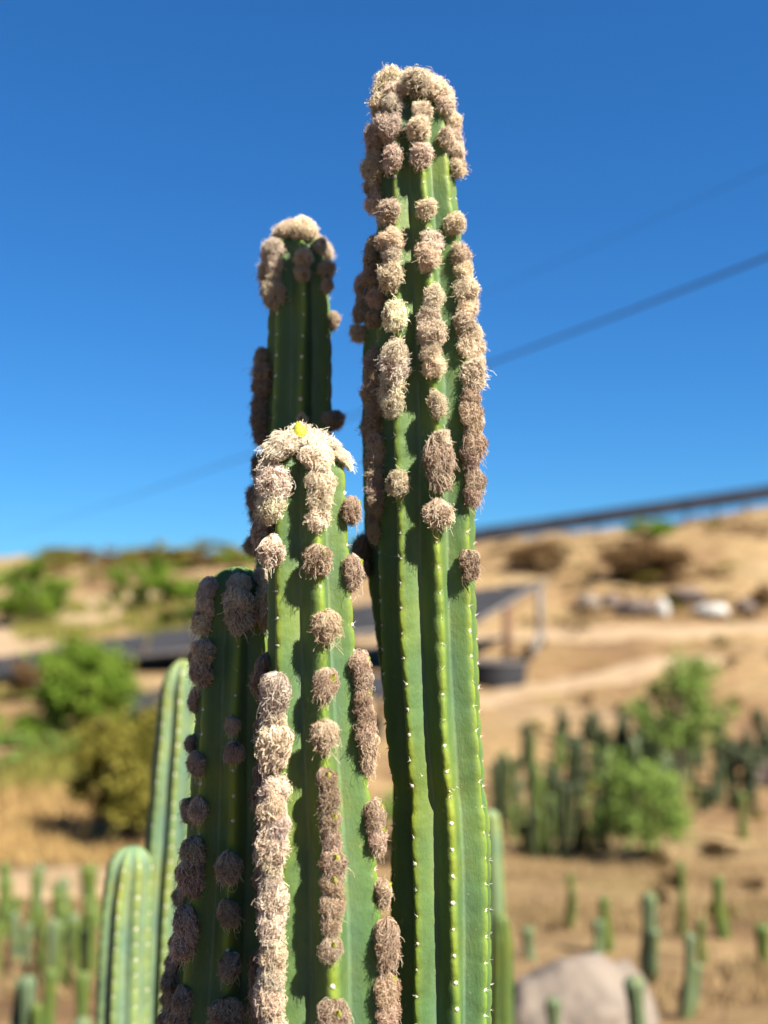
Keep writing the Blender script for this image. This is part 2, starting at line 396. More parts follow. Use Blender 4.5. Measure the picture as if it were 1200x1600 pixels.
class Cactus:
    def __init__(s, name, label, ctrl, n, phi0, twist=0.0, rv=.70, bulge=.03, m=None, step=.005, spacing=.028, group=None, Y=1.2, foot=None, dome=.95, zmin_detail=None):
        """ctrl: list of (py, px, Rpx) from the top down at depth Y"""
        s.Y = Y; s.n = n; s.phi0 = math.radians(phi0); s.twist = math.radians(twist)
        pts = [(at(px, py, Y), r * (Y * math.cos(PITCH) + (at(px, py, Y).z - CZ) * math.sin(PITCH)) / F) for py, px, r in ctrl]
        pts.sort(key=lambda q: q[0].z)
        s.zt = np.array([p.z for p, _ in pts]); s.xt = np.array([p.x for p, _ in pts]); s.rt = np.array([r for _, r in pts])
        zb = ground_z(pts[0][0].x, Y) - .05 if foot is None else foot
        s.top = s.zt[-1]
        lo = s.zt[0]
        zs = list(np.arange(zb, lo, .04)) + list(np.arange(lo, s.top - 1e-6, step))
        R0 = s.rt[-1]
        # finer levels through the dome
        dm = dome * R0; zs = [z for z in zs if z < s.top - dm] + [s.top - dm + dm * math.sin(a) for a in np.linspace(0, math.pi / 2 * .985, 22)]
        s.dm = dm; s.spacing = spacing; s.amp = .05
        s.base = Vector((s.cx(zb), Y, max(zb, zb)))
        s.root = thing(name, label, 'cactus', s.base, group)
        sec, cr = section(n, rv, bulge)
        seca = np.arctan2(sec[:, 0], -sec[:, 1]); secr = np.hypot(sec[:, 0], sec[:, 1])
        ribi = np.round(seca / (2 * math.pi / n)).astype(int) % n
        Vs = []; C = []
        ph = np.array([random.random() for _ in range(n)]); s.ph = ph
        for z in zs:
            R = s.rad(z); tw = s.ang(z)
            bump = np.array([s.crest_mul(i, z) for i in range(n)])[ribi]
            r = R * secr * (1 + (bump - 1) * cr ** 2)
            sa = seca + np.array([s.waver(i, z) for i in range(n)])[ribi] * cr
            wob = 1 + .012 * np.sin(seca * 2 + z * 9 + s.phi0)
            r = r * wob
            Vs.append(np.stack([s.cx(z) + r * np.sin(sa + tw) - s.base.x, s.cy(z) - r * np.cos(sa + tw) - s.base.y, np.full(len(r), z - s.base.z)], 1))
            C.append(cr)
        m_ = len(sec); Vs = np.concatenate(Vs); C = np.concatenate(C); L = len(zs)
        i = np.arange(L - 1)[:, None]; k = np.arange(m_)[None, :]; k2 = (k + 1) % m_
        Fq = np.stack([i * m_ + k, i * m_ + k2, (i + 1) * m_ + k2, (i + 1) * m_ + k], -1).reshape(-1, 4)
        me = mesh_np('stem', Vs, Fq, True, {'crest': C})
        s.stem = link('stem', me, m or M_CACT, s.root)
        s.tufts = []
    def cx(s, z):
        return float(np.interp(z, s.zt, s.xt)) + .0016 * math.sin(z * 11 + s.phi0) * sst(0, .5, z)
    def cy(s, z): return s.Y
    def _sm(s, a): return a
    def ang(s, z): return s.phi0 + s.twist * (s.zt[-1] - z) / max(.1, (s.zt[-1] - s.zt[0]))
    def rad(s, z):
        R = float(np.interp(z, s.zt, s.rt))
        if z > s.top - s.dm:
            u = (z - (s.top - s.dm)) / s.dm; R *= math.sqrt(max(0.0004, 1 - u ** 2.4))
        return R
    def waver(s, i, z): return .035 * math.sin(z * 13 + i * 2.7) + .025 * math.sin(z * 29 + i * 1.3 + s.phi0)
    def crest_mul(s, i, z):
        u = (z / s.spacing + s.ph[i]) % 1.0
        d = min(u, 1 - u)
        return 1 - s.amp * math.exp(-(d / .13) ** 2) + .012 * math.sin(z * 31 + i * 2.1)
    def crest(s, i, z):
        a = s.ang(z) + i * 2 * math.pi / s.n + s.waver(i % s.n, z)
        r = s.rad(z) * s.crest_mul(i % s.n, z) * .995
        o = Vector((math.sin(a), -math.cos(a), 0))
        return Vector((s.cx(z), s.cy(z), z)) + o * r, o
    def z_at(s, i, py):
        z = at(600, py, s.Y).z
        for _ in range(4):
            p, o = s.crest(i, min(z, s.top - .002)); z = at(600, py, p.y).z
        return min(z, s.top - .002)
    def tuft(s, i, py, sz, style, tint=(1, 1, 1), bud=False, sink=.30):
        z = s.z_at(i, py)
        p, o = s.crest(i, z)
        r = sz * .5 * s.Y / F * random.uniform(.76, 1.04)
        sj = Vector((-o.y, o.x, 0)) * random.uniform(-.22, .22) * r
        if z > s.top - s.dm:
            u = (z - (s.top - s.dm)) / s.dm
            o = (o * math.cos(u * 1.3) + Vector((0, 0, 1)) * math.sin(u * 1.3)).normalized()
        s.place(p + sj + o * r * (sink + random.uniform(-.12, .12)), o, r, style, tint, bud); s.tufts.append((i % s.n, z, r))
    def place(s, p, o, r, style, tint, bud):
        me = random.choice(TUFT[style])
        ob = link('wool_tuft', me, None, s.root)
        up = Vector((0, 0, 1))
        if abs(o.z) > .8: up = Vector((0, -1, .2))
        xax = up.cross(o).normalized(); zax = o.cross(xax).normalized()
        Mt = Matrix((xax, zax, o)).transposed()       # local x, local y = up, local z = outwards
        if style in ('fluff', 'fluff_long'): Mt = Mt @ Matrix.Rotation(random.uniform(-.5, .5), 3, 'Z')
        else: Mt = Mt @ Matrix.Rotation(random.uniform(-.35, .35), 3, 'Z')
        j = random.uniform(.93, 1.08)
        sc = Matrix.Diagonal((r * j * random.uniform(.84, 1.08), r * random.uniform(.92, 1.22), r * j * random.uniform(.74, .98)))
        m4 = (Mt @ sc).to_4x4(); m4.translation = p - s.base
        ob.matrix_basis = m4
        k = random.uniform(.80, 1.12)
        ob.color = (tint[0] * k, tint[1] * k * random.uniform(.96, 1.03), tint[2] * k * random.uniform(.92, 1.04), 1)
        if bud:
            b = link('bud', random.choice(BUDS), None, ob)
            a = random.uniform(-.3, .6)
            b.matrix_basis = Matrix.Translation((.20 + .3 * a, .36, .66)) @ Matrix.Rotation(-.7, 4, 'X') @ Matrix.Rotation(random.uniform(0, 3), 4, 'Z') @ Matrix.Scale(random.uniform(.46, .58), 4)
    def areoles(s, zlo=None, spines=4, size=.0026, L=.007):
        P = MB(); zlo = s.zt[0] if zlo is None else zlo
        for i in range(s.n):
            z = math.floor((zlo / s.spacing)) * s.spacing - s.ph[i] * s.spacing
            while z < s.top - s.dm * .4:
                z += s.spacing
                if z > s.top - s.dm * .3 or random.random() < .04: continue
                if any(ti == i and abs(tz - z) < tr * .8 for ti, tz, tr in s.tufts): continue
                p, o = s.crest(i, z); p = p - s.base + o * .0004; t = Vector((0, 0, 1)); x = t.cross(o)
                q = random.uniform(.75, 1.3) * size
                ring = [p + (x * math.cos(k * 1.047) * .8 + t * math.sin(k * 1.047)) * q for k in range(6)]
                P.add(ring + [p + o * q * .8], [(k, (k + 1) % 6, 6) for k in range(6)])
                for _ in range(random.randint(max(1, spines - 2), spines + 1)):
                    d = (o * random.uniform(.5, 1) + x * random.uniform(-.9, .9) + t * random.uniform(-.7, .8)).normalized()
                    e = p + d * L * random.uniform(.5, 1.15); w = d.orthogonal().normalized() * .00040; w2 = d.cross(w)
                    P.add([p + w, p - w * .5 + w2 * .8, p - w * .5 - w2 * .8, e], [(0, 1, 3), (1, 2, 3), (2, 0, 3)])
        tag(link('areoles', P.mesh('areoles'), M_AREOLE, s.root), kind='stuff')

# ------------------------------------------------------------------ wool tuft meshes
def hair_mesh(name, Pth, rad0, rad1, tone):
    """Pth (N,K,3) strands -> three sided tubes; tone (N,K)"""
    N, K, _ = Pth.shape
    T = np.gradient(Pth, axis=1); T /= np.linalg.norm(T, axis=2, keepdims=True) + 1e-9
    ref = rng.normal(size=(N, 1, 3)); A = np.cross(T, np.broadcast_to(ref, T.shape)); A /= np.linalg.norm(A, axis=2, keepdims=True) + 1e-9
    B = np.cross(T, A)
    rad = np.linspace(rad0, rad1, K)[None, :, None]
    ring = []
    for k in range(3):
        c, s_ = math.cos(k * 2.0944), math.sin(k * 2.0944)
        ring.append(Pth + (A * c + B * s_) * rad)
    Vv = np.stack(ring, 2).reshape(-1, 3)
    n_ = np.arange(N)[:, None, None]; i = np.arange(K - 1)[None, :, None]; k = np.arange(3)[None, None, :]; k2 = (k + 1) % 3
    b = n_ * K * 3
    Fq = np.stack([b + i * 3 + k, b + i * 3 + k2, b + (i + 1) * 3 + k2, b + (i + 1) * 3 + k], -1).reshape(-1, 4)
    return Vv, Fq, np.repeat(tone.reshape(N, K), 3, axis=1).reshape(N, K, 3).reshape(-1) if False else np.repeat(tone[:, :, None], 3, 2).reshape(-1)

def core(rad, squash=(1, 1, 1), seg=14):
    th = np.linspace(0, math.pi, seg); ph = np.linspace(0, 2 * math.pi, seg, endpoint=False)
    Vv = np.array([[math.sin(a) * math.cos(b), math.sin(a) * math.sin(b), math.cos(a)] for a in th for b in ph])
    Vv = Vv * rad * np.array(squash) * (1 + .06 * rng.normal(size=(len(Vv), 1)))
    Fq = [(i * seg + k, i * seg + (k + 1) % seg, (i + 1) * seg + (k + 1) % seg, (i + 1) * seg + k) for i in range(seg - 1) for k in range(seg)]
    return Vv, np.array(Fq), np.full(len(Vv), .10)

def joined(name, parts):
    V_, F_, T_ = [], [], []; o = 0
    for v, f, t in parts:
        V_.append(v); F_.append(f + o); T_.append(t); o += len(v)
    me = mesh_np(name, np.concatenate(V_), np.concatenate(F_), True, {'tone': np.concatenate(T_)})
    me.materials.append(M_WOOL); return me

def curls(N, K, amp, turns):
    t = np.linspace(0, 1, K)[None, :]
    w = rng.uniform(turns * .5, turns * 1.4, (N, 1)) * 2 * math.pi; p = rng.uniform(0, 6.28, (N, 1))
    e1 = rng.normal(size=(N, 1, 3)); e2 = rng.normal(size=(N, 1, 3))
    e1 /= np.linalg.norm(e1, axis=2, keepdims=True); e2 /= np.linalg.norm(e2, axis=2, keepdims=True)
    return amp * t[..., None] ** .6 * (e1 * np.sin(w * t + p)[..., None] + e2 * np.cos(w * t + p)[..., None])

def lumpy(P, a):
    k = rng.normal(0, 2.2, (6, 3)); f = rng.uniform(0, 6.28, 6)
    return P * (1 + a * np.mean(np.sin(P @ k.T + f), -1, keepdims=True) * 2)

def fluff(N=1900, long_=1.0):
    """springy ball of curled wool (local z = outwards, y = up)"""
    d = rng.normal(size=(N, 3)); d /= np.linalg.norm(d, axis=1, keepdims=True)
    d = d[d[:, 2] > -.55]; N = len(d); K = 12
    t = np.linspace(0, 1, K)[None, :, None]
    off = Vector(rng.uniform(0, 50, 3))
    lump = np.array([  .84 + .46 * noise.noise(Vector(v) * 2.0 + off) for v in d])[:, None, None]
    ln = rng.uniform(.16, .42, (N, 1, 1)) * lump * long_
    side = np.cross(d, rng.normal(size=(N, 3))); side /= np.linalg.norm(side, axis=1, keepdims=True)
    P = d[:, None, :] * (.60 * lump + ln * t ** .8) + side[:, None, :] * t * rng.uniform(.05, .55, (N, 1, 1)) + curls(N, K, .19, 2.3)
    P[:, :, 1] -= (t[..., 0] ** 2) * .10
    tone = np.clip(rng.normal(.76, .22, (N, 1)) + np.linspace(-.30, .18, K)[None, :], 0, 1)
    for _ in range(rng.integers(1, 4)):
        c = rng.normal(size=3); c[2] = abs(c[2]) + .4; c /= np.linalg.norm(c)
        near = (d @ c) > rng.uniform(.90, .965)
        tone[near] *= rng.uniform(.25, .5); P[near] *= .90
    far = rng.random(N) < .08
    P[far] = P[far] * np.linspace(1, 1.22, K)[None, :, None]
    P = lumpy(P, .16)
    return joined('wool_tuft', [core(.58), hair_mesh('h', P, .0175, .0125, tone)])

def drop(N=850, tail=1.0, tone0=.48, spread=.16, N2=1000):
    """matted wool combed down over a bud and drawn into a tail below it, in tangled locks"""
    K = 9; nl = 26
    lock = rng.integers(0, nl, N)
    lth = np.abs(rng.normal(.15, .65, nl)); lph = rng.uniform(0, 2 * math.pi, nl); lend = rng.uniform(.45, .97, nl); lsw = rng.normal(0, .8, nl); lr = rng.uniform(.78, 1.1, nl); ltone = rng.normal(0, .2, nl)
    th0 = np.abs(lth[lock] + rng.normal(0, .22, N)); ph = lph[lock] + rng.normal(0, .28, N)
    t = np.linspace(0, 1, K)[None, :]
    th = th0[:, None] + (math.pi * (lend[lock][:, None] + rng.normal(0, .06, (N, 1))) - th0[:, None]) * t
    rr = lr[lock][:, None] * rng.uniform(.90, 1.06, (N, 1)) * (1 + .10 * np.sin(t * 5 + lph[lock][:, None] * 3))
    sw = ph[:, None] + (lsw[lock][:, None] + rng.normal(0, .35, (N, 1))) * t
    x = rr * np.sin(th) * np.cos(sw); z = rr * np.sin(th) * np.sin(sw); y = rr * np.cos(th)
    y = y - tail * .55 * np.clip(t - .6, 0, 1) ** 1.5 * 2.2 * rng.uniform(.4, 1.3, (N, 1))
    pull = np.clip(t - .55, 0, 1) * 1.1 * min(1, tail + .2); x = x * (1 - pull * .75); z = z * (1 - pull * .5)
    P = np.stack([x, y, z], -1) + curls(N, K, spread, 1.5)
    d = rng.normal(size=(N2, 3)); d /= np.linalg.norm(d, axis=1, keepdims=True); d[:, 2] = np.abs(d[:, 2]) - .2
    tl2 = rng.normal(0, .12, (N2, 1))
    P2 = d[:, None, :] * np.linspace(.74, 1.10, K)[None, :, None] + curls(N2, K, .36, 2.0)
    P2[:, :, 1] -= np.linspace(0, .35, K)[None, :] ** 1.2
    P = np.concatenate([P, P2]); n = len(P)
    P = lumpy(P, .15)
    lt = np.concatenate([ltone[lock], tl2[:, 0]])[:, None]
    tone = np.clip(rng.normal(tone0, .20, (n, 1)) + lt + np.linspace(.02, -.06, K)[None, :], 0, 1)
    N3 = 85
    d = rng.normal(size=(N3, 3)); d /= np.linalg.norm(d, axis=1, keepdims=True); d[:, 2] = np.abs(d[:, 2]); tt = np.linspace(0, 1, K)
    P3 = d[:, None, :] * (.85 + .45 * tt[None, :, None] * rng.uniform(.3, 1.2, (N3, 1, 1))) + curls(N3, K, .30, 1.1)
    P3[:, :, 1] -= tt[None, :] ** 1.6 * rng.uniform(.2, 1.3, (N3, 1))
    tone3 = np.clip(rng.normal(tone0 + .22, .15, (N3, 1)) + 0 * tt[None, :], 0, 1)
    return joined('wool_tuft', [core(.74, (1, 1, .9)), hair_mesh('h', P, .021, .013, tone), hair_mesh('h', P3, .024, .014, tone3)])

TUFT = {
    'fluff': [fluff() for _ in range(8)],
    'fluff_long': [fluff(1700, 1.3) for _ in range(4)],
    'drop': [drop(520, tail=random.uniform(.6, 1.3), tone0=.62, spread=.20, N2=1000) for _ in range(7)],
    'knot': [drop(300, tail=.12, tone0=.58, spread=.32, N2=1250) for _ in range(8)],
    'soft': [drop(260, tail=.12, tone0=.80, spread=.34, N2=1500) for _ in range(6)],
}

def bud_mesh(m, n=9):
    P = MB()
    for ring_, (r, h0, h1, cnt, off) in enumerate([(.62, -.5, .55, 6, 0), (.5, -.2, .85, 6, .5), (.3, .1, 1.05, 4, .2)]):
        for k in range(cnt):
            a = (k + off) * 2 * math.pi / cnt; w = math.pi / cnt * 1.25
            vs = []
            for j, tt in enumerate((0, .35, .7, 1)):
                rr = r * (1, 1.12, .95, .35)[j]; ww = w * (.8, 1, .75, .1)[j]; hh = h0 + (h1 - h0) * tt
                for q in (-1, 0, 1): vs.append((rr * (1 + .06 * (q == 0)) * math.sin(a + q * ww), rr * (1 + .06 * (q == 0)) * math.cos(a + q * ww), hh))
            P.add(vs, [(j * 3 + q, j * 3 + q + 1, j * 3 + q + 4, j * 3 + q + 3) for j in range(3) for q in range(2)])
    me = P.mesh('bud'); me.materials.append(m); return me
BUDS = [bud_mesh(M_BUD) for _ in range(2)]
YBUD = bud_mesh(M_YBUD)

# ------------------------------------------------------------------ the cactus group in front
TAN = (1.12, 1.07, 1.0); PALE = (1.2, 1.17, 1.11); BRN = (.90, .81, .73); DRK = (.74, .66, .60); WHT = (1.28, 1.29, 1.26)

tall = Cactus('columnar_cactus', 'tallest green ribbed cactus, crowned and studded with tan wool against the sky',
    [(126, 649, 36), (160, 650, 45), (190, 651, 51), (225, 652, 57), (300, 654, 63), (420, 658, 70), (560, 662, 76), (700, 666, 78), (850, 669, 78), (1000, 673, 78), (1120, 678, 77), (1205, 683, 76), (1232, 686, 71), (1265, 687, 76), (1320, 688, 78), (1450, 690, 79), (1640, 691, 80)],
    8, 5, 7, rv=.64, bulge=.02, Y=1.20)
# ribs: 0 faces the camera, 1 and 2 to the right, -1 and -2 to the left
for y, z in ((178, 46), (203, 43), (243, 42), (327, 42), (378, 43), (402, 44), (463, 42), (494, 42), (522, 42), (550, 42), (572, 40), (632, 44), (690, 42), (712, 42), (738, 38), (800, 38)):
    tall.tuft(0, y, z, 'fluff' if y < 700 else 'knot', PALE if y < 215 else TAN)
for y, z in ((200, 46), (247, 50), (330, 42), (374, 46), (400, 40), (432, 48), (495, 46), (555, 46), (578, 44), (604, 46), (630, 40), (755, 42)):
    tall.tuft(-1, y, z, 'fluff_long' if 540 < y < 640 else 'fluff', WHT if 480 < y < 640 else TAN)
for y, z in ((215, 38), (350, 35), (400, 42), (425, 44), (452, 44), (482, 42), (510, 44), (540, 42), (585, 48), (622, 40), (645, 42), (668, 42), (692, 42), (715, 40), (750, 38), (772, 34), (878, 38)):
    tall.tuft(1, y, z, 'fluff' if y < 640 else 'knot', TAN if y < 600 else BRN)
for y, z in ((190, 40), (212, 42), (238, 44), (262, 44), (455, 40), (478, 42), (520, 40), (545, 44), (568, 44), (595, 40)):
    tall.tuft(2, y, z, 'fluff', TAN)
for y, z in ((185, 44), (215, 44), (240, 46), (265, 46), (290, 46), (318, 44), (385, 44), (410, 46), (435, 46), (465, 42), (500, 42), (565, 44), (590, 46), (615, 46), (640, 44), (665, 46), (690, 46), (715, 46), (740, 44), (765, 42), (790, 40), (812, 38), (832, 34)):
    tall.tuft(-2, y, z, 'fluff', BRN if y > 330 else TAN)
for i, y, z in ((4, 122, 50), (0, 134, 50), (3, 124, 50), (-3, 124, 50), (2, 136, 48), (-2, 138, 48), (1, 144, 48), (-1, 146, 48), (1, 165, 44), (2, 160, 46), (-2, 162, 48), (2, 178, 40), (-1, 166, 40)):
    tall.tuft(i, y, z, 'fluff', PALE, sink=.15)
tall.areoles(spines=4)
P = MB()
for cx_, cy_, sx_, sy_, cnt, yy in ((714, 1231, 13, 9, 26, 1.155), (616, 868, 11, 2, 9, 1.155), (655, 1215, 6, 4, 5, 1.145)):
    for _ in range(cnt):
        q = at(random.gauss(cx_, sx_ * .55), random.gauss(cy_, sy_ * .55), yy)
        # push it back onto the skin
        best = None
        for k in range(60):
            y2 = 1.10 + k * .002; w_ = at(600 + (q.x / q.y) * F, cy_, y2); x2 = q.x * y2 / q.y
            a = math.atan2(x2 - tall.cx(q.z), -(y2 - tall.Y)); h_ = math.pi / tall.n; u_ = abs(((a - tall.ang(q.z)) / (2 * h_) + .5) % 1 - .5) * 2
            if math.hypot(x2 - tall.cx(q.z), y2 - tall.Y) <= tall.rad(q.z) * (1 - .36 * u_ ** .9): best = Vector((x2, y2, q.z)); break
        if best is None: continue
        r_ = random.uniform(.0010, .0019); c_ = best - tall.base
        o_ = [c_ + Vector(v) * r_ * 1.0 for v in ((1, 0, 0), (-1, 0, 0), (0, 1, 0), (0, -1, 0), (0, 0, 1), (0, 0, -1))]
        P.add(o_, [(0, 2, 4), (2, 1, 4), (1, 3, 4), (3, 0, 4), (2, 0, 5), (1, 2, 5), (3, 1, 5), (0, 3, 5)])
        for _k in range(2):
            d_ = Vector((random.gauss(0, 1), -1.2, random.gauss(0, 1))).normalized() * random.uniform(.003, .006); w_ = d_.orthogonal().normalized() * .0003
            P.add([c_ + w_, c_ - w_, c_ + d_], [(0, 1, 2)])
tag(link('scar_crust', P.mesh('scar_crust', False), M_AREOLE, tall.root), kind='stuff')

front = Cactus('columnar_cactus', 'mid height green cactus in front with a yellow bud and creamy wool on top',
    [(692, 479, 58), (760, 480, 61), (860, 483, 66), (1000, 488, 72), (1150, 494, 78), (1300, 501, 85), (1450, 506, 92), (1640, 510, 97)],
    6, 19, -9, rv=.56, bulge=.04, Y=1.10)
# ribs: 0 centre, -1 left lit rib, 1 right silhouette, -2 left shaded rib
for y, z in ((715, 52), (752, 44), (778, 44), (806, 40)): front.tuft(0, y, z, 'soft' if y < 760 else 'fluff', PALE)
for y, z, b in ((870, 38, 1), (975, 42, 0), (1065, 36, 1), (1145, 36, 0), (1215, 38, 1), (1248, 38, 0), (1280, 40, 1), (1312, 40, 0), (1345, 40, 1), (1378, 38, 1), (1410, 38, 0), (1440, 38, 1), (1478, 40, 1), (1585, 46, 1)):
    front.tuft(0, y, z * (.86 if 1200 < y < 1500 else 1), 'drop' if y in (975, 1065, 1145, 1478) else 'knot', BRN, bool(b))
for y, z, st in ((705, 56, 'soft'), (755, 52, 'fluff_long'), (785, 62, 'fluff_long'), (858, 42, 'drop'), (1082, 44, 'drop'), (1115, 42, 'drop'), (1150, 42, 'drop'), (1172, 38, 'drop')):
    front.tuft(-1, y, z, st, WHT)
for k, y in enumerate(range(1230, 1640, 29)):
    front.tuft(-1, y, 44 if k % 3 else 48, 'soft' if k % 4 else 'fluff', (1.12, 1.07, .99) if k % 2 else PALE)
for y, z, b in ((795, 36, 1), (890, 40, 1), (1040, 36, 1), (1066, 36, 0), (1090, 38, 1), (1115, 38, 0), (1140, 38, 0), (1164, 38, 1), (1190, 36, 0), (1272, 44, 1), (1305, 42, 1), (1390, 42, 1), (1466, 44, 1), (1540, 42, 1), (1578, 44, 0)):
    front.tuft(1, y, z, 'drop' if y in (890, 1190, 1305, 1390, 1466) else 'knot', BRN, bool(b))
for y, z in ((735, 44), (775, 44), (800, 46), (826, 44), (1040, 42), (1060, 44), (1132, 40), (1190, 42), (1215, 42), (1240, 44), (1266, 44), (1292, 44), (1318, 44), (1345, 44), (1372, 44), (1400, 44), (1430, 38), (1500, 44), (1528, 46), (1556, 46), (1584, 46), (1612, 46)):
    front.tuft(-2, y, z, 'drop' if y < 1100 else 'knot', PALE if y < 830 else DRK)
for i, y, z in ((0, 694, 52), (1, 700, 34), (1, 716, 32), (2, 690, 50), (2, 705, 46), (-1, 690, 50), (3, 684, 46), (-2, 690, 48), (-2, 705, 44)):
    front.tuft(i, y, z, 'soft', WHT if i in (0, 1) else PALE, sink=.2)
yb = link('bud', YBUD, None, front.root); yb['label'] = 'bright yellow bud on top of the wool'
pb = at(468, 676, 1.078) - front.base
yb.matrix_basis = Matrix.Translation(pb) @ Matrix.Rotation(-.15, 4, 'Y') @ Matrix.Scale(.0120, 4)
front.areoles(spines=3)

dark = Cactus('columnar_cactus', 'shaded dark green cactus left of the front one, grey wool clumps down its ribs',
    [(885, 374, 49), (940, 373, 55), (1000, 371, 58), (1150, 366, 64), (1300, 361, 70), (1450, 354, 77), (1640, 346, 84)],
    7, 8, 3, rv=.64, bulge=.03, Y=1.235)
for y, z in ((922, 38), (946, 42), (970, 42), (1018, 46), (1046, 46), (1190, 38), (1262, 38), (1328, 42), (1362, 44), (1440, 44), (1476, 44), (1560, 48), (1592, 44)):
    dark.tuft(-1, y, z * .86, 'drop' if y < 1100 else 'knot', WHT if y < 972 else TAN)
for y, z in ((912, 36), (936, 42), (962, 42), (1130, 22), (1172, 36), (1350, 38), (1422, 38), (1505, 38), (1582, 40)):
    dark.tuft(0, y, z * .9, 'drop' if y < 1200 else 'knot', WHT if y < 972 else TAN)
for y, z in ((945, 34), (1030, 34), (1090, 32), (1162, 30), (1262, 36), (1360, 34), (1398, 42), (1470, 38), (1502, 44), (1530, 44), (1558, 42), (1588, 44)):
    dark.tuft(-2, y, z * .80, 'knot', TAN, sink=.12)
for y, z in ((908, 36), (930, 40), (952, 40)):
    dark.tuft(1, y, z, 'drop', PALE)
dark.areoles(spines=3)

back = Cactus('columnar_cactus', 'second tallest cactus behind the yellow budded one, its woolly crown in the sky',
    [(366, 469, 39), (420, 469, 46), (500, 469, 50), (600, 467, 52), (700, 464, 54), (850, 458, 58), (1000, 452, 62), (1640, 430, 74)],
    7, 8, 6, rv=.66, bulge=.03, Y=1.35)
for y, z in ((392, 40), (415, 40), (438, 40), (460, 40)): back.tuft(-1, y, z, 'fluff', PALE if y < 430 else TAN)
for y, z in ((402, 34), (426, 34), (655, 26)): back.tuft(0, y, z, 'fluff', TAN)
for y, z in ((420, 34), (446, 34), (655, 34)): back.tuft(1, y, z, 'fluff', TAN)
for y, z in ((400, 40), (430, 42), (455, 40), (560, 42), (585, 44), (605, 42), (630, 44), (655, 44), (678, 40), (725, 44), (750, 44), (775, 44), (800, 40), (852, 36)):
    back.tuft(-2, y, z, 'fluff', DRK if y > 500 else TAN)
back.tuft(2, 500, 34, 'fluff', BRN); back.tuft(2, 655, 34, 'fluff', BRN); back.tuft(2, 715, 36, 'fluff', BRN)
for i, y, z in ((0, 366, 40), (-1, 366, 42), (1, 366, 40), (1, 384, 36), (-2, 372, 40), (-2, 386, 38), (2, 376, 38), (2, 392, 34), (3, 360, 40), (-3, 360, 40), (0, 356, 38)):
    back.tuft(i, y, z, 'fluff', PALE, sink=.15)
back.areoles(spines=3)

hid = Cactus('columnar_cactus', 'mostly hidden cactus behind the tallest one, wool clumps peeping out at its left',
    [(425, 612, 44), (500, 612, 48), (700, 616, 50), (900, 626, 52), (1200, 662, 52), (1640, 664, 56)],
    7, -78, 4, rv=.72, bulge=.04, Y=1.32)
for y, z in ((446, 36), (468, 36), (488, 34), (520, 36), (858, 38), (882, 40)): hid.tuft(0, y, z, 'fluff', TAN if y < 600 else DRK)
for i, y, z in ((-1, 425, 36), (1, 425, 36)): hid.tuft(i, y, z, 'fluff', TAN)
hid.areoles(spines=3)

low = Cactus('columnar_cactus', 'low bright green cactus tip between the front and the tallest cactus',
    [(1476, 602, 26), (1530, 603, 32), (1640, 604, 36)], 7, 10, 0, rv=.74, bulge=.04, Y=1.33)
low.tuft(1, 1552, 36, 'knot', BRN, True)
low.areoles(spines=3)

lean = Cactus('columnar_cactus', 'pale blue green cactus leaning behind the shaded one, bare of wool',
    [(1030, 287, 23), (1075, 281, 31), (1200, 272, 37), (1350, 262, 37), (1500, 254, 36), (1640, 248, 36)],
    7, 15, 0, rv=.62, m=M_PALE, Y=2.1, dome=2.0)
lean.areoles(spines=3, size=.003)
stub = Cactus('columnar_cactus', 'short pale green cactus with a rounded bare top at lower left',
    [(1322, 206, 34), (1400, 199, 39), (1500, 193, 41), (1640, 188, 42)],
    8, -4, 0, rv=.72, m=M_PALE, Y=2.0, dome=1.1)
stub.areoles(spines=3, size=.003)
rgt = Cactus('columnar_cactus', 'pale bluish cactus showing just right of the tallest one near the bottom',
    [(1265, 766, 15), (1300, 768, 17), (1450, 772, 18), (1640, 776, 18)], 7, 0, 0, rv=.75, m=M_PALE, Y=3.2)
rg2 = Cactus('columnar_cactus', 'blurred green cactus right of the tallest one, left of the boulder',
    [(1428, 781, 13), (1470, 783, 18), (1640, 786, 20)], 7, 15, 0, rv=.75, m=M_FIELD, Y=2.9)

# ------------------------------------------------------------------ small cacti of the fields
def field_mesh(n, h, r, arm=False):
    sec, cr = section(n, .74, .03, 3)
    zs = list(np.linspace(0, h - r * 1.3, 7)) + [h - r * 1.3 + r * 1.3 * math.sin(a) for a in np.linspace(.15, math.pi / 2 * .98, 7)]
    Vv = []; C = []; bx, by = random.uniform(-.05, .05), random.uniform(-.05, .05)
    for z in zs:
        q = r * (.85 + .15 * math.sin(z * 7 + n))
        if z > h - r * 1.3: q *= math.sqrt(max(.002, 1 - ((z - h + r * 1.3) / (r * 1.3)) ** 2.2))
        c = math.sin(z / h * 2.2)
        Vv.append(np.concatenate([sec * q + np.array([bx * c, by * c]), np.full((len(sec), 1), z)], 1)); C.append(cr)
    m_ = len(sec); L = len(zs)
    i = np.arange(L - 1)[:, None]; k = np.arange(m_)[None, :]; k2 = (k + 1) % m_
    Fq = np.stack([i * m_ + k, i * m_ + k2, (i + 1) * m_ + k2, (i + 1) * m_ + k], -1).reshape(-1, 4)
    Va, Ca = np.concatenate(Vv), np.concatenate(C)
    if arm:                                                   # a shorter second stem from the same foot
        a = random.uniform(0, 6.28); V2 = Va * np.array([.85, .85, random.uniform(.45, .75)]); lean_ = V2[:, 2:3] ** .6
        V2 = V2 + lean_ * r * 1.7 * np.array([math.cos(a), math.sin(a), 0])
        Fq = np.concatenate([Fq, Fq + len(Va)]); Va = np.concatenate([Va, V2]); Ca = np.concatenate([Ca, Ca])
    return mesh_np('small_cactus', Va, Fq, True, {'crest': Ca})
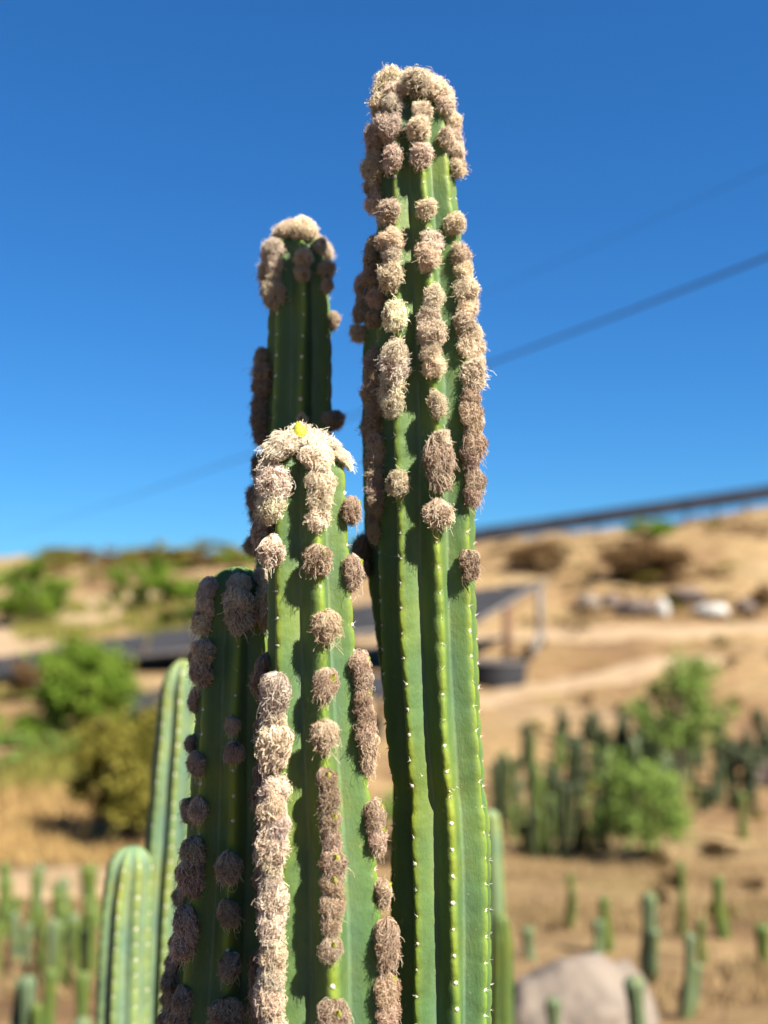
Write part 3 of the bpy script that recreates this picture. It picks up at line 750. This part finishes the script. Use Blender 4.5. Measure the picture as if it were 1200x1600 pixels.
M_STAND = cactus_mat('shaded_cactus_skin', (0.020, 0.029, 0.011), (0.019, 0.027, 0.014), (0.041, 0.049, 0.014))  # shade on the crowded stems is put into this darker skin colour
FIELD = []
for k in range(8):
    me = field_mesh(random.choice((6, 7, 8)), 1.0, .075, k in (2, 6, 7)); me.materials.append(M_FIELD_BLUE if k % 3 == 0 else M_FIELD); FIELD.append(me)

rr_field = random.Random(3)
def small(px, ytop, ybase, wpx, label, group, blue=None, Y=None, m=None):
    Y = Y or find_Y(px, ybase)
    p = gnd(px, Y); zt = at(px, ytop, Y).z; h = max(.12, zt - p.z + .04); r = wpx * .5 * Y / F
    k = random.randrange(8)
    if blue is True: k = random.choice((0, 3, 6))
    elif blue is False: k = random.choice((1, 2, 4, 5, 7)) if rr_field.random() < .8 else 0
    o = link('small_cactus', FIELD[k]); o.location = p - Vector((0, 0, .04))
    o.scale = (r / .075, r / .075, h); o.rotation_euler = (random.gauss(0, .035), random.gauss(0, .045), random.uniform(0, 6))
    if m is not None: o.material_slots[0].link = 'OBJECT'; o.material_slots[0].material = m
    return tag(o, label, 'cactus', group)

GR = 'small cacti scattered over the right slope'
for a in (
    (1012, 1388, 1535, 27, 'thick bluish cactus standing behind the right end of the boulder', True),
    (1004, 1520, 1640, 34, 'stout cactus in front of the right edge of the boulder', True),
    (871, 1560, 1660, 26, 'cactus tip in front of the middle of the boulder', True),
    (952, 1398, 1488, 20, 'slim green cactus behind the middle of the boulder', False),
    (931, 1438, 1490, 20, 'short bluish cactus beside the slim one behind the boulder', True),
    (888, 1364, 1452, 15, 'thin yellowish cactus above the left part of the boulder', False),
    (832, 1448, 1500, 21, 'short cactus at the left end of the boulder', True),
    (1064, 1345, 1462, 14, 'very thin tall cactus below the right tree', False),
    (1066, 1455, 1592, 23, 'grey blue cactus right of the boulder, beside the shaded earth', True),
    (1100, 1434, 1508, 16, 'low thin cactus right of the grey blue one', False),
    (1132, 1368, 1468, 24, 'dark stout cactus alone on the bare earth at right', False),
    (1162, 1236, 1312, 15, 'thin cactus on bare earth right of the lower tree', False),
    (1197, 1440, 1520, 26, 'dark cactus cut by the right picture edge', False),
    (985, 1150, 1240, 16, 'cactus rising between the two green trees', False),
): small(*a[:5], GR, a[5])
rr = random.Random(5)
for k in range(95):                                            # the dense stand round the two trees
    px = rr.uniform(770, 1060); yb = rr.uniform(1190, 1345)
    if px > 950 and yb > 1290 or px < 860 and rr.random() < .4: continue
    h = rr.uniform(48, 100) * (.75 + .5 * (yb - 1150) / 200)
    small(px, yb - h, yb, rr.uniform(10, 17), 'slender shade-dark cactus in the dense stand around the two green trees', 'dense cactus stand around the trees', m=M_STAND if rr.random() < .7 else None)
for k in range(30):
    px = rr.uniform(1050, 1240); yb = rr.uniform(1165, 1255)
    small(px, yb - rr.uniform(35, 85), yb, rr.uniform(12, 20), 'shade-dark cactus in the close row right of the trees', 'shade-dark cactus row at right', m=M_STAND)
GL = 'young cacti standing in the field at lower left'
for k in range(27):
    px = rr.uniform(-60, 145); yb = rr.uniform(1455, 1545)
    small(px, yb - rr.uniform(70, 125), yb, rr.uniform(14, 22), 'young upright cactus in the back rows of the left field', GL + ', back rows', False)
for a in (
    (87, 1368, 1500, 19, 'tallest thin green cactus standing up from the left field', False),
    (117, 1425, 1520, 19, 'green cactus right of the tallest in the left field', False),
    (6, 1532, 1690, 27, 'pale bluish cactus at the left edge of the bottom', True),
    (33, 1522, 1690, 27, 'pale bluish cactus second along the bottom from the left edge', True),
    (66, 1508, 1690, 25, 'greener cactus third along the bottom from the left edge', False),
    (132, 1515, 1680, 24, 'dark green cactus just left of the short rounded pale one', False),
    (148, 1350, 1450, 30, 'bushy green cactus clump behind the short rounded pale one', False),
    (128, 1585, 1700, 30, 'cactus tip at the bottom below the dark green one', True),
): small(*a[:5], GL, a[5])

for k in range(46):
    px = rr.uniform(860, 1240); yb = rr.uniform(1165, 1275) if px > 1040 else rr.uniform(1150, 1230)
    small(px, yb - rr.uniform(30, 75), yb, rr.uniform(9, 16), 'thin shade-dark cactus in the wide planting behind and right of the trees', 'wide cactus planting behind the trees', m=M_STAND)
for k in range(22):
    px = rr.uniform(775, 960); yb = rr.uniform(1215, 1340)
    small(px, yb - rr.uniform(35, 80), yb, rr.uniform(8, 13), 'thin pale green cactus at the left of the dense stand', 'thin cacti left of the trees', m=M_FIELD)
# ------------------------------------------------------------------ bushes and trees
def crown_mesh(rx, ry, rz, nclump, nleaf, leaf, m, droop=0.0):
    """many leaf sized faces gathered in uneven clumps"""
    Vv = []; T = []
    cl = []
    for k in range(nclump):
        d = rng.normal(size=3); d /= np.linalg.norm(d)
        rad = rng.uniform(.35, 1.0) ** .6
        c = d * rad * np.array([rx, ry, rz]) * .88
        if c[2] < -.55 * rz: c[2] *= .6
        cl.append((c, rng.uniform(.13, .32), rng.uniform(.05, .95)))
    per = nleaf // nclump
    for c, cr_, tone in cl:
        d = rng.normal(size=(per, 3)); d /= np.linalg.norm(d, axis=1, keepdims=True)
        p = c + d * (rng.random((per, 1)) ** .45) * cr_ * np.array([rx, ry, rz * 1.0])
        p[:, 2] -= droop * rng.random(per) * rz * .5
        a = rng.normal(size=(per, 3)); a /= np.linalg.norm(a, axis=1, keepdims=True)
        a[:, 2] -= droop; b = np.cross(a, rng.normal(size=(per, 3))); b /= np.linalg.norm(b, axis=1, keepdims=True) + 1e-9
        L = leaf * rng.uniform(.6, 1.5, (per, 1)); w = L * .38
        out_ = rng.random(per) < .14; p[out_] = c * rng.uniform(1.0, 1.35, (out_.sum(), 1)) + (p[out_] - c) * 1.3
        Vv.append(np.stack([p - a * L * .5, p + b * w, p + a * L * .6, p - b * w], 1).reshape(-1, 3))
        T.append(np.repeat(np.clip(tone + rng.normal(0, .18, per), 0, 1), 4))
    Vv = np.concatenate(Vv); T = np.concatenate(T)
    me = mesh_np('crown', Vv, np.arange(len(Vv)).reshape(-1, 4), False, {'tone': T}); me.materials.append(m); return me

def plant(name, label, cat, px, ybase, wpx, hpx, m, trunk=.3, nclump=26, nleaf=5200, leaf=None, Y=None, group=None, droop=0.0, dy=0.0):
    """trunk: share of the height below the crown"""
    Y = Y or find_Y(px, ybase)
    p = gnd(px, Y); k = Y / F; H = hpx * k; Wd = wpx * k
    root = thing(name, label, cat, p, group)
    cz = H * (trunk + (1 - trunk) / 2); rz = H * (1 - trunk) / 2
    cm = crown_mesh(Wd * .57, Wd * .52, rz * 1.12, nclump, nleaf, leaf or max(.05, Wd * .045), m, droop)
    c = link('crown', cm, None, root, (0, 0, cz))
    t = MB()
    for b in range(4 if trunk < .2 else 3):
        a = b * 2.1 + random.random(); s = .30 if trunk > .2 else .18
        top = Vector((math.cos(a) * Wd * s, math.sin(a) * Wd * s, cz + rz * .3)); mid = Vector((top.x * .25, top.y * .25, max(.1, H * trunk)))
        t.tube([(math.cos(a) * .03, math.sin(a) * .03, -.15), mid * .5, mid, mid.lerp(top, .5) + Vector((0, 0, .05)), top], [H * .030, H * .026, H * .022, H * .014, H * .006], 6)
    link('trunk', t.mesh('trunk'), M_BARK, root)
    return root

plant('green_tree', 'lower leafy green tree with two thin trunks on the right slope', 'tree', 1012, 1345, 150, 172, M_LEAF2, .20, 46, 3600, droop=.7)
plant('green_tree', 'upper leafy green tree behind the lower one on the right slope', 'tree', 1062, 1245, 142, 215, M_LEAF2, .28, 40, 3200, droop=.5, Y=18.5)
plant('green_bush', 'round bright green bush at left, below the dark panel row', 'bush', 130, 1160, 165, 150, M_LEAF, .05, 60, 8500)
plant('olive_bush', 'olive yellow bush casting a dark shadow on golden grass at left', 'bush', 202, 1308, 190, 205, M_OLIVE, .10, 44, 7500, Y=12.5)
plant('green_bush', 'large green bush at the left picture edge under the skyline', 'bush', 38, 975, 125, 98, M_LEAF, .05, 28, 6000, Y=38)
plant('green_bush', 'rounded green bush right of the sandy path on the left hill', 'bush', 222, 955, 92, 78, M_LEAF, .05, 24, 4600, Y=43)
plant('green_bush', 'wide green bush just above the dark panel row at left', 'bush', 290, 988, 105, 88, M_LEAF, .05, 24, 4600, Y=36)
plant('green_bush', 'small green bush between the front and tallest cactus on the skyline', 'bush', 560, 880, 70, 40, M_LEAF, .05, 18, 3200, Y=60)
plant('dry_bush', 'wide dark brown bush on the dry slope at right', 'bush', 1008, 912, 128, 62, M_BROWN, .03, 80, 8000, Y=47.5)
plant('dry_bush', 'smaller reddish brown bush on the dry slope near the tallest cactus', 'bush', 842, 890, 88, 44, M_BROWN, .03, 50, 4500, Y=50)
plant('green_bush', 'dark green bush under the ridge panels at right', 'bush', 1018, 832, 80, 27, M_LEAF, .03, 30, 3600, Y=59.5)
plant('dry_bush', 'brown bush at the right picture edge beside the rocks', 'bush', 1192, 975, 60, 42, M_DRYLEAF, .03, 18, 3000, Y=41)
plant('dry_bush', 'reddish twiggy bush at left below the dark panel row', 'bush', 48, 1098, 70, 60, M_DRYLEAF, .05, 16, 2600, Y=23)
for k, (px, yb, w, h, Y) in enumerate(((108, 884, 70, 26, 85), (160, 884, 80, 30, 84), (215, 880, 60, 22, 88), (300, 874, 70, 20, 90), (350, 868, 60, 20, 92), (140, 918, 40, 34, 62), (168, 915, 36, 30, 62))):
    plant('hill_scrub', 'low brown scrub bush on the far left hill under the skyline', 'bush', px, yb, w, h, M_DRYLEAF if k != 5 else M_OLIVE, .03, 14, 1500, Y=Y, group='scrub on the far left hill')

for k in range(22):
    px = rr.uniform(60, 470); Y = rr.uniform(58, 92); w = rr.uniform(26, 70)
    plant('hill_scrub', 'low dry scrub bush dotted over the far left hillside', 'bush', px, 900, w, w * rr.uniform(.35, .6), M_BROWN if rr.random() < .7 else M_OLIVE, .03, 10, 900, Y=Y, group='scrub on the far left hill')
for k in range(44):
    px = rr.uniform(770, 1260); Y = rr.uniform(9, 58); w = rr.uniform(18, 46)
    plant('dry_tussock', 'small dry brown tussock on the bare right slope', 'bush', px, 900, w, w * rr.uniform(.45, .7), M_TUSS if rr.random() < .65 else M_OLIVE, .03, 8, 600, Y=Y, group='tussocks on the right slope')
plant('pale_shrub', 'pale grey green shrub at the left edge above the golden grass', 'bush', 22, 1222, 95, 60, M_LEAF2, .03, 18, 2600, Y=16.5)
plant('pale_shrub', 'pale green shrub between the round green bush and the golden grass', 'bush', 98, 1208, 80, 46, M_LEAF2, .03, 16, 2200, Y=17)
plant('green_bush', 'dark low bush at the left edge beside the round green bush', 'bush', 20, 1165, 110, 48, M_LEAF, .03, 18, 2600, Y=18.5)
plant('green_bush', 'leafy green shrub right of the tallest cactus below the trough', 'bush', 610, 1330, 90, 120, M_LEAF2, .05, 20, 3200, Y=13)
for k in range(40):
    px = rr.uniform(770, 1260); Y = rr.uniform(38, 61); w = rr.uniform(26, 64)
    plant('dry_tussock', 'low patch of dry scrub on the upper right hillside below the ridge', 'bush', px, 900, w, w * rr.uniform(.22, .4), rr.choice((M_TUSS, M_BROWN, M_OLIVE, M_DRYLEAF, M_BROWN)), .02, 8, 520, Y=Y, group='scrub on the upper right hillside')
for k in range(14):
    px = rr.uniform(80, 470); Y = rr.uniform(70, 92); w = rr.uniform(50, 110)
    plant('hill_scrub', 'dark green scrub bush along the far left skyline', 'bush', px, 880, w, w * rr.uniform(.25, .4), rr.choice((M_LEAF, M_OLIVE, M_BROWN)), .03, 12, 1200, Y=Y, group='green scrub along the far left skyline')
# ------------------------------------------------------------------ rocks
def rock_mesh(rx, ry, rz, seed, sub=24, rough=.22):
    Vv = []; fs = []
    for i in range(sub + 1):
        th = math.pi * i / sub
        for k in range(sub * 2):
            ph = math.pi * k / sub
            d = Vector((math.sin(th) * math.cos(ph), math.sin(th) * math.sin(ph), math.cos(th)))
            q = 1 + rough * noise.fractal(d * 1.3 + Vector((seed, seed * 2, 0)), 1, 2, 4)
            q *= 1 - .12 * max(0, noise.cell(d * 1.7 + Vector((seed, 0, 0))))
            Vv.append((d.x * rx * q, d.y * ry * q, d.z * rz * q))
    n = sub * 2
    for i in range(sub):
        for k in range(n): fs.append((i * n + k, (i + 1) * n + k, (i + 1) * n + (k + 1) % n, i * n + (k + 1) % n))
    return mesh_np('rock', Vv, fs, True)
def rock(name, label, px, ybase, wpx, hpx, m, seed, Y=None, group=None, sub=14, rough=.3):
    Y = Y or find_Y(px, ybase); p = gnd(px, Y); k = Y / F
    o = link(name, rock_mesh(wpx * k / 2, wpx * k / 2 * .8, hpx * k * .62, seed, sub, rough), m); o.location = p + Vector((0, 0, hpx * k * .36))
    return tag(o, label, 'rock', group)
Yb = 4.9
bo = link('boulder', rock_mesh(.40, .34, .40, 3.1, 34, .17), M_ROCK)
pb_ = at(906, 1490, Yb); bo.location = (pb_.x, Yb, pb_.z - .40)
tag(bo, 'large smooth pinkish grey boulder at the lower right', 'boulder')
for a in ((1112, 966, 54, 21, M_WHITEROCK, 'brightest white rock in the row on the right slope'),
          (1035, 965, 24, 27, M_WHITEROCK, 'narrow pale upright rock in the row on the right slope'),
          (995, 962, 58, 28, M_DARKROCK, 'dark blocky rock left of the pale upright one'),
          (955, 952, 34, 24, M_DARKROCK, 'small brownish rock left of the dark blocky one'),
          (918, 950, 40, 22, M_ROCK, 'greyish rock at the left end of the row'),
          (1072, 945, 60, 26, M_DARKROCK, 'reddish dark rock behind the white one'),
          (1165, 958, 34, 20, M_DARKROCK, 'dark rock right of the white one'),
          (1192, 1228, 60, 34, M_DARKROCK, 'dark rock at the right edge below the hillside tracks')):
    rock('rock', a[5], a[0], a[1], a[2], a[3], a[4], a[0] * .37, group='rocks in a row on the right slope' if a[1] < 1000 else None)

# ------------------------------------------------------------------ dark panel roofs, ridge panels, cables
def panel_row(name, label, cat, A, B, C, D, n, th, m, posts, post_m, edge_m=None):
    """A-B front edge, D-C rear edge (left to right); n panels side by side; posts: (share along, share back, material)"""
    base = (A + B) / 2; base = Vector((base.x, base.y, ground_z(base.x, base.y)))
    root = thing(name, label, cat, base)
    for i in range(n):
        a0, a1 = i / n + .004, (i + 1) / n - .004
        q = [A.lerp(B, a0), A.lerp(B, a1), D.lerp(C, a1), D.lerp(C, a0)]
        nn = (q[1] - q[0]).cross(q[3] - q[0]).normalized()
        P = MB(); P.add([v - base for v in q] + [v - base - nn * th for v in q], [(0, 1, 2, 3), (7, 6, 5, 4), (0, 4, 5, 1), (1, 5, 6, 2), (2, 6, 7, 3), (3, 7, 4, 0)])
        link('panel', P.mesh('panel', False), m, root)
    for a, b, w, pm in posts:
        t = A.lerp(B, a).lerp(D.lerp(C, a), b); g = ground_z(t.x, t.y)
        P = MB(); P.tube([Vector((t.x, t.y, g - .2)) - base, t - base - Vector((0, 0, th + .002))], w, 8)
        link('post', P.mesh('post'), pm, root)
    if edge_m:
        P = MB(); P.tube([B - base + Vector((.06, 0, 0)), C - base + Vector((.06, 0, 0))], .06, 6); P.tube([A - base - Vector((0, .06, 0)), B - base - Vector((0, .06, 0))], .06, 6)
        link('rail', P.mesh('rail'), edge_m, root)
    return root
up = panel_row('shade_roof', 'long dark grey panel roof on posts across the hillside behind the cacti', 'roof',
    at(150, 1032, 26.5), at(742, 972, 29), at(852, 907, 33.5), at(150, 1000, 30.5), 9, .10, M_PANEL,
    [(.02, .1, .08, M_STEEL), (.2, .1, .08, M_RUST), (.4, .1, .08, M_RUST), (.6, .1, .08, M_RUST), (.8, .1, .08, M_RUST), (1.0, .42, .13, M_RUST), (.99, .97, .12, M_STEEL), (.7, .9, .08, M_STEEL)], M_STEEL, M_STEEL)
bp_ = MB(); c0 = at(846, 985, 33); c1 = at(832, 1025, 32.2)
bp_.tube([c0 - up.location, c1 - up.location], .12, 8); link('brace', bp_.mesh('brace'), M_STEEL, up)
panel_row('dark_panel_row', 'narrow dark panel row dropping to the left picture edge', 'panel row',
    at(-60, 1062, 24), at(146, 1032, 25.5), at(146, 1001, 28.5), at(-60, 1036, 26.5), 3, .10, M_PANEL, [(.1, .5, .07, M_STEEL), (.5, .5, .07, M_STEEL), (.9, .5, .07, M_STEEL)], M_STEEL)
panel_row('dark_panel_row', 'lower dark panel row behind the pale leaning cactus', 'panel row',
    at(185, 1112, 20.5), at(640, 1080, 20.5), at(640, 1050, 22.3), at(185, 1082, 22.3), 6, .10, M_PANEL, [(.1, .5, .07, M_STEEL), (.5, .5, .07, M_STEEL), (.9, .5, .07, M_STEEL)], M_STEEL)
# round trough below the roof
tp = gnd(775, 28.4); tr = thing('water_trough', 'low round dark grey trough on the ground beside the tallest cactus', 'trough', tp)
P = MB(); prof = [(.80, -.1), (.86, .50), (.86, .56), (.78, .56), (.74, .12), (0.01, .10)]; n = 28
vs = [(r * math.cos(k * 2 * math.pi / n), r * math.sin(k * 2 * math.pi / n), z) for r, z in prof for k in range(n)]
P.add(vs, [(i * n + k, i * n + (k + 1) % n, (i + 1) * n + (k + 1) % n, (i + 1) * n + k) for i in range(len(prof) - 1) for k in range(n)])
link('tub', P.mesh('tub'), M_PANEL, tr)
P = MB(); P.tube([(.87 * math.cos(k * math.pi / 14), .87 * math.sin(k * math.pi / 14), .56) for k in range(29)], .035, 6); link('rim', P.mesh('rim'), M_STEEL, tr)

# ridge: a long run of dark panels on thin posts
def ridge_top(px): return 826 - (px - 740) * .148
pxs = [(700 + i * 46) for i in range(14)]
base = gnd(980, 64); rt = thing('ridge_panel_row', 'long run of dark panels on thin posts along the right ridge against the sky', 'panel row', base)
for i in range(len(pxs) - 1):
    a, b = at(pxs[i] + .6, ridge_top(pxs[i]), 64.8), at(pxs[i + 1] - .6, ridge_top(pxs[i + 1]), 64.8)
    dn = Vector((0, -1.1, -.92)); th = Vector((0, .06, -.08))
    q = [a, b, b + dn, a + dn]
    P = MB(); P.add([v - base for v in q] + [v + th - base for v in q], [(3, 2, 1, 0), (4, 5, 6, 7), (1, 5, 4, 0), (2, 6, 5, 1), (3, 7, 6, 2), (0, 4, 7, 3)])
    link('panel', P.mesh('panel', False), M_RAIL, rt)
    t = a + dn * .5 + th; g = ground_z(t.x, t.y)
    P = MB(); P.tube([Vector((t.x, t.y, g - .3)) - base, t - base], .07, 6); link('post', P.mesh('post'), M_STEEL, rt)

def cable(label, pts, r):
    """pts: (px, py, 1/Y)"""
    W_ = [at(px, py, 1 / iy) for px, py, iy in pts]; P = MB(); P.tube(W_, r, 6)
    o = link('overhead_cable', P.mesh('overhead_cable'), M_CABLE); return tag(o, label, 'cable', 'overhead cables')
cable('dark overhead cable sloping behind the cacti from upper right to lower left', [(1700, 195, .257), (1500, 278, .228), (1300, 361, .2), (1200, 401, .186), (985, 485, .1555), (770, 566, .125), (580, 639, .098), (390, 711, .071), (200, 778, .045), (0, 843, .0185)], .0080)
cable('faint thin overhead cable above the dark one at upper right', [(1700, 20, .2), (1450, 140, .17), (1200, 262, .14), (1010, 348, .118), (820, 432, .096), (600, 525, .072)], .0025)

# ------------------------------------------------------------------ dead grass and weeds
def blades(name, label, n, area, m, hgt, wid):
    Vv = []; T = []
    while len(T) < n * 3:
        px = random.uniform(*area[0]); Y = math.exp(random.uniform(math.log(area[1][0]), math.log(area[1][1])))
        x = (px - 600) / F * Y * 1.02
        if noise.noise(Vector((x * .5, Y * .5, 3))) < area[2]: continue
        z = ground_z(x, Y); k = random.randint(4, 9); tn = random.random()
        for _ in range(k):
            a = random.uniform(0, 6.28); h = hgt * random.uniform(.5, 1.3); w = wid * random.uniform(.7, 1.3)
            bx = x + random.gauss(0, .12); by = Y + random.gauss(0, .12); zz = z - .03
            lean_ = Vector((random.gauss(0, .4), random.gauss(0, .4), 1)).normalized() * h
            Vv += [(bx - math.cos(a) * w, by - math.sin(a) * w, zz), (bx + math.cos(a) * w, by + math.sin(a) * w, zz), (bx + lean_.x, by + lean_.y, zz + lean_.z)]
            T += [min(1, max(0, tn + random.gauss(0, .15)))] * 3
    me = mesh_np(name, Vv, np.arange(len(Vv)).reshape(-1, 3), False, {'tone': T}); me.materials.append(m)
    return tag(link(name, me), label, kind='stuff')
blades('dry_grass', 'dead golden grass over the slopes', 20000, ((-250, 1450), (5, 60), -.05), M_STRAW, .13, .010)
blades('dry_grass', 'thick golden dead grass on the left bank', 9000, ((-200, 330), (11.5, 15.5), -.5), M_GOLD, .22, .014)
blades('dry_grass', 'dead straw around the small cacti on the right slope', 9000, ((760, 1300), (6, 16), -.1), M_STRAW, .10, .010)
blades('weeds', 'yellow green weeds on the left hill', 6000, ((40, 420), (33, 48), -.1), M_WEED, .45, .03)
blades('weeds', 'green weeds among the left field and golden slope', 4000, ((-100, 330), (15, 24), .05), M_WEED, .35, .02)
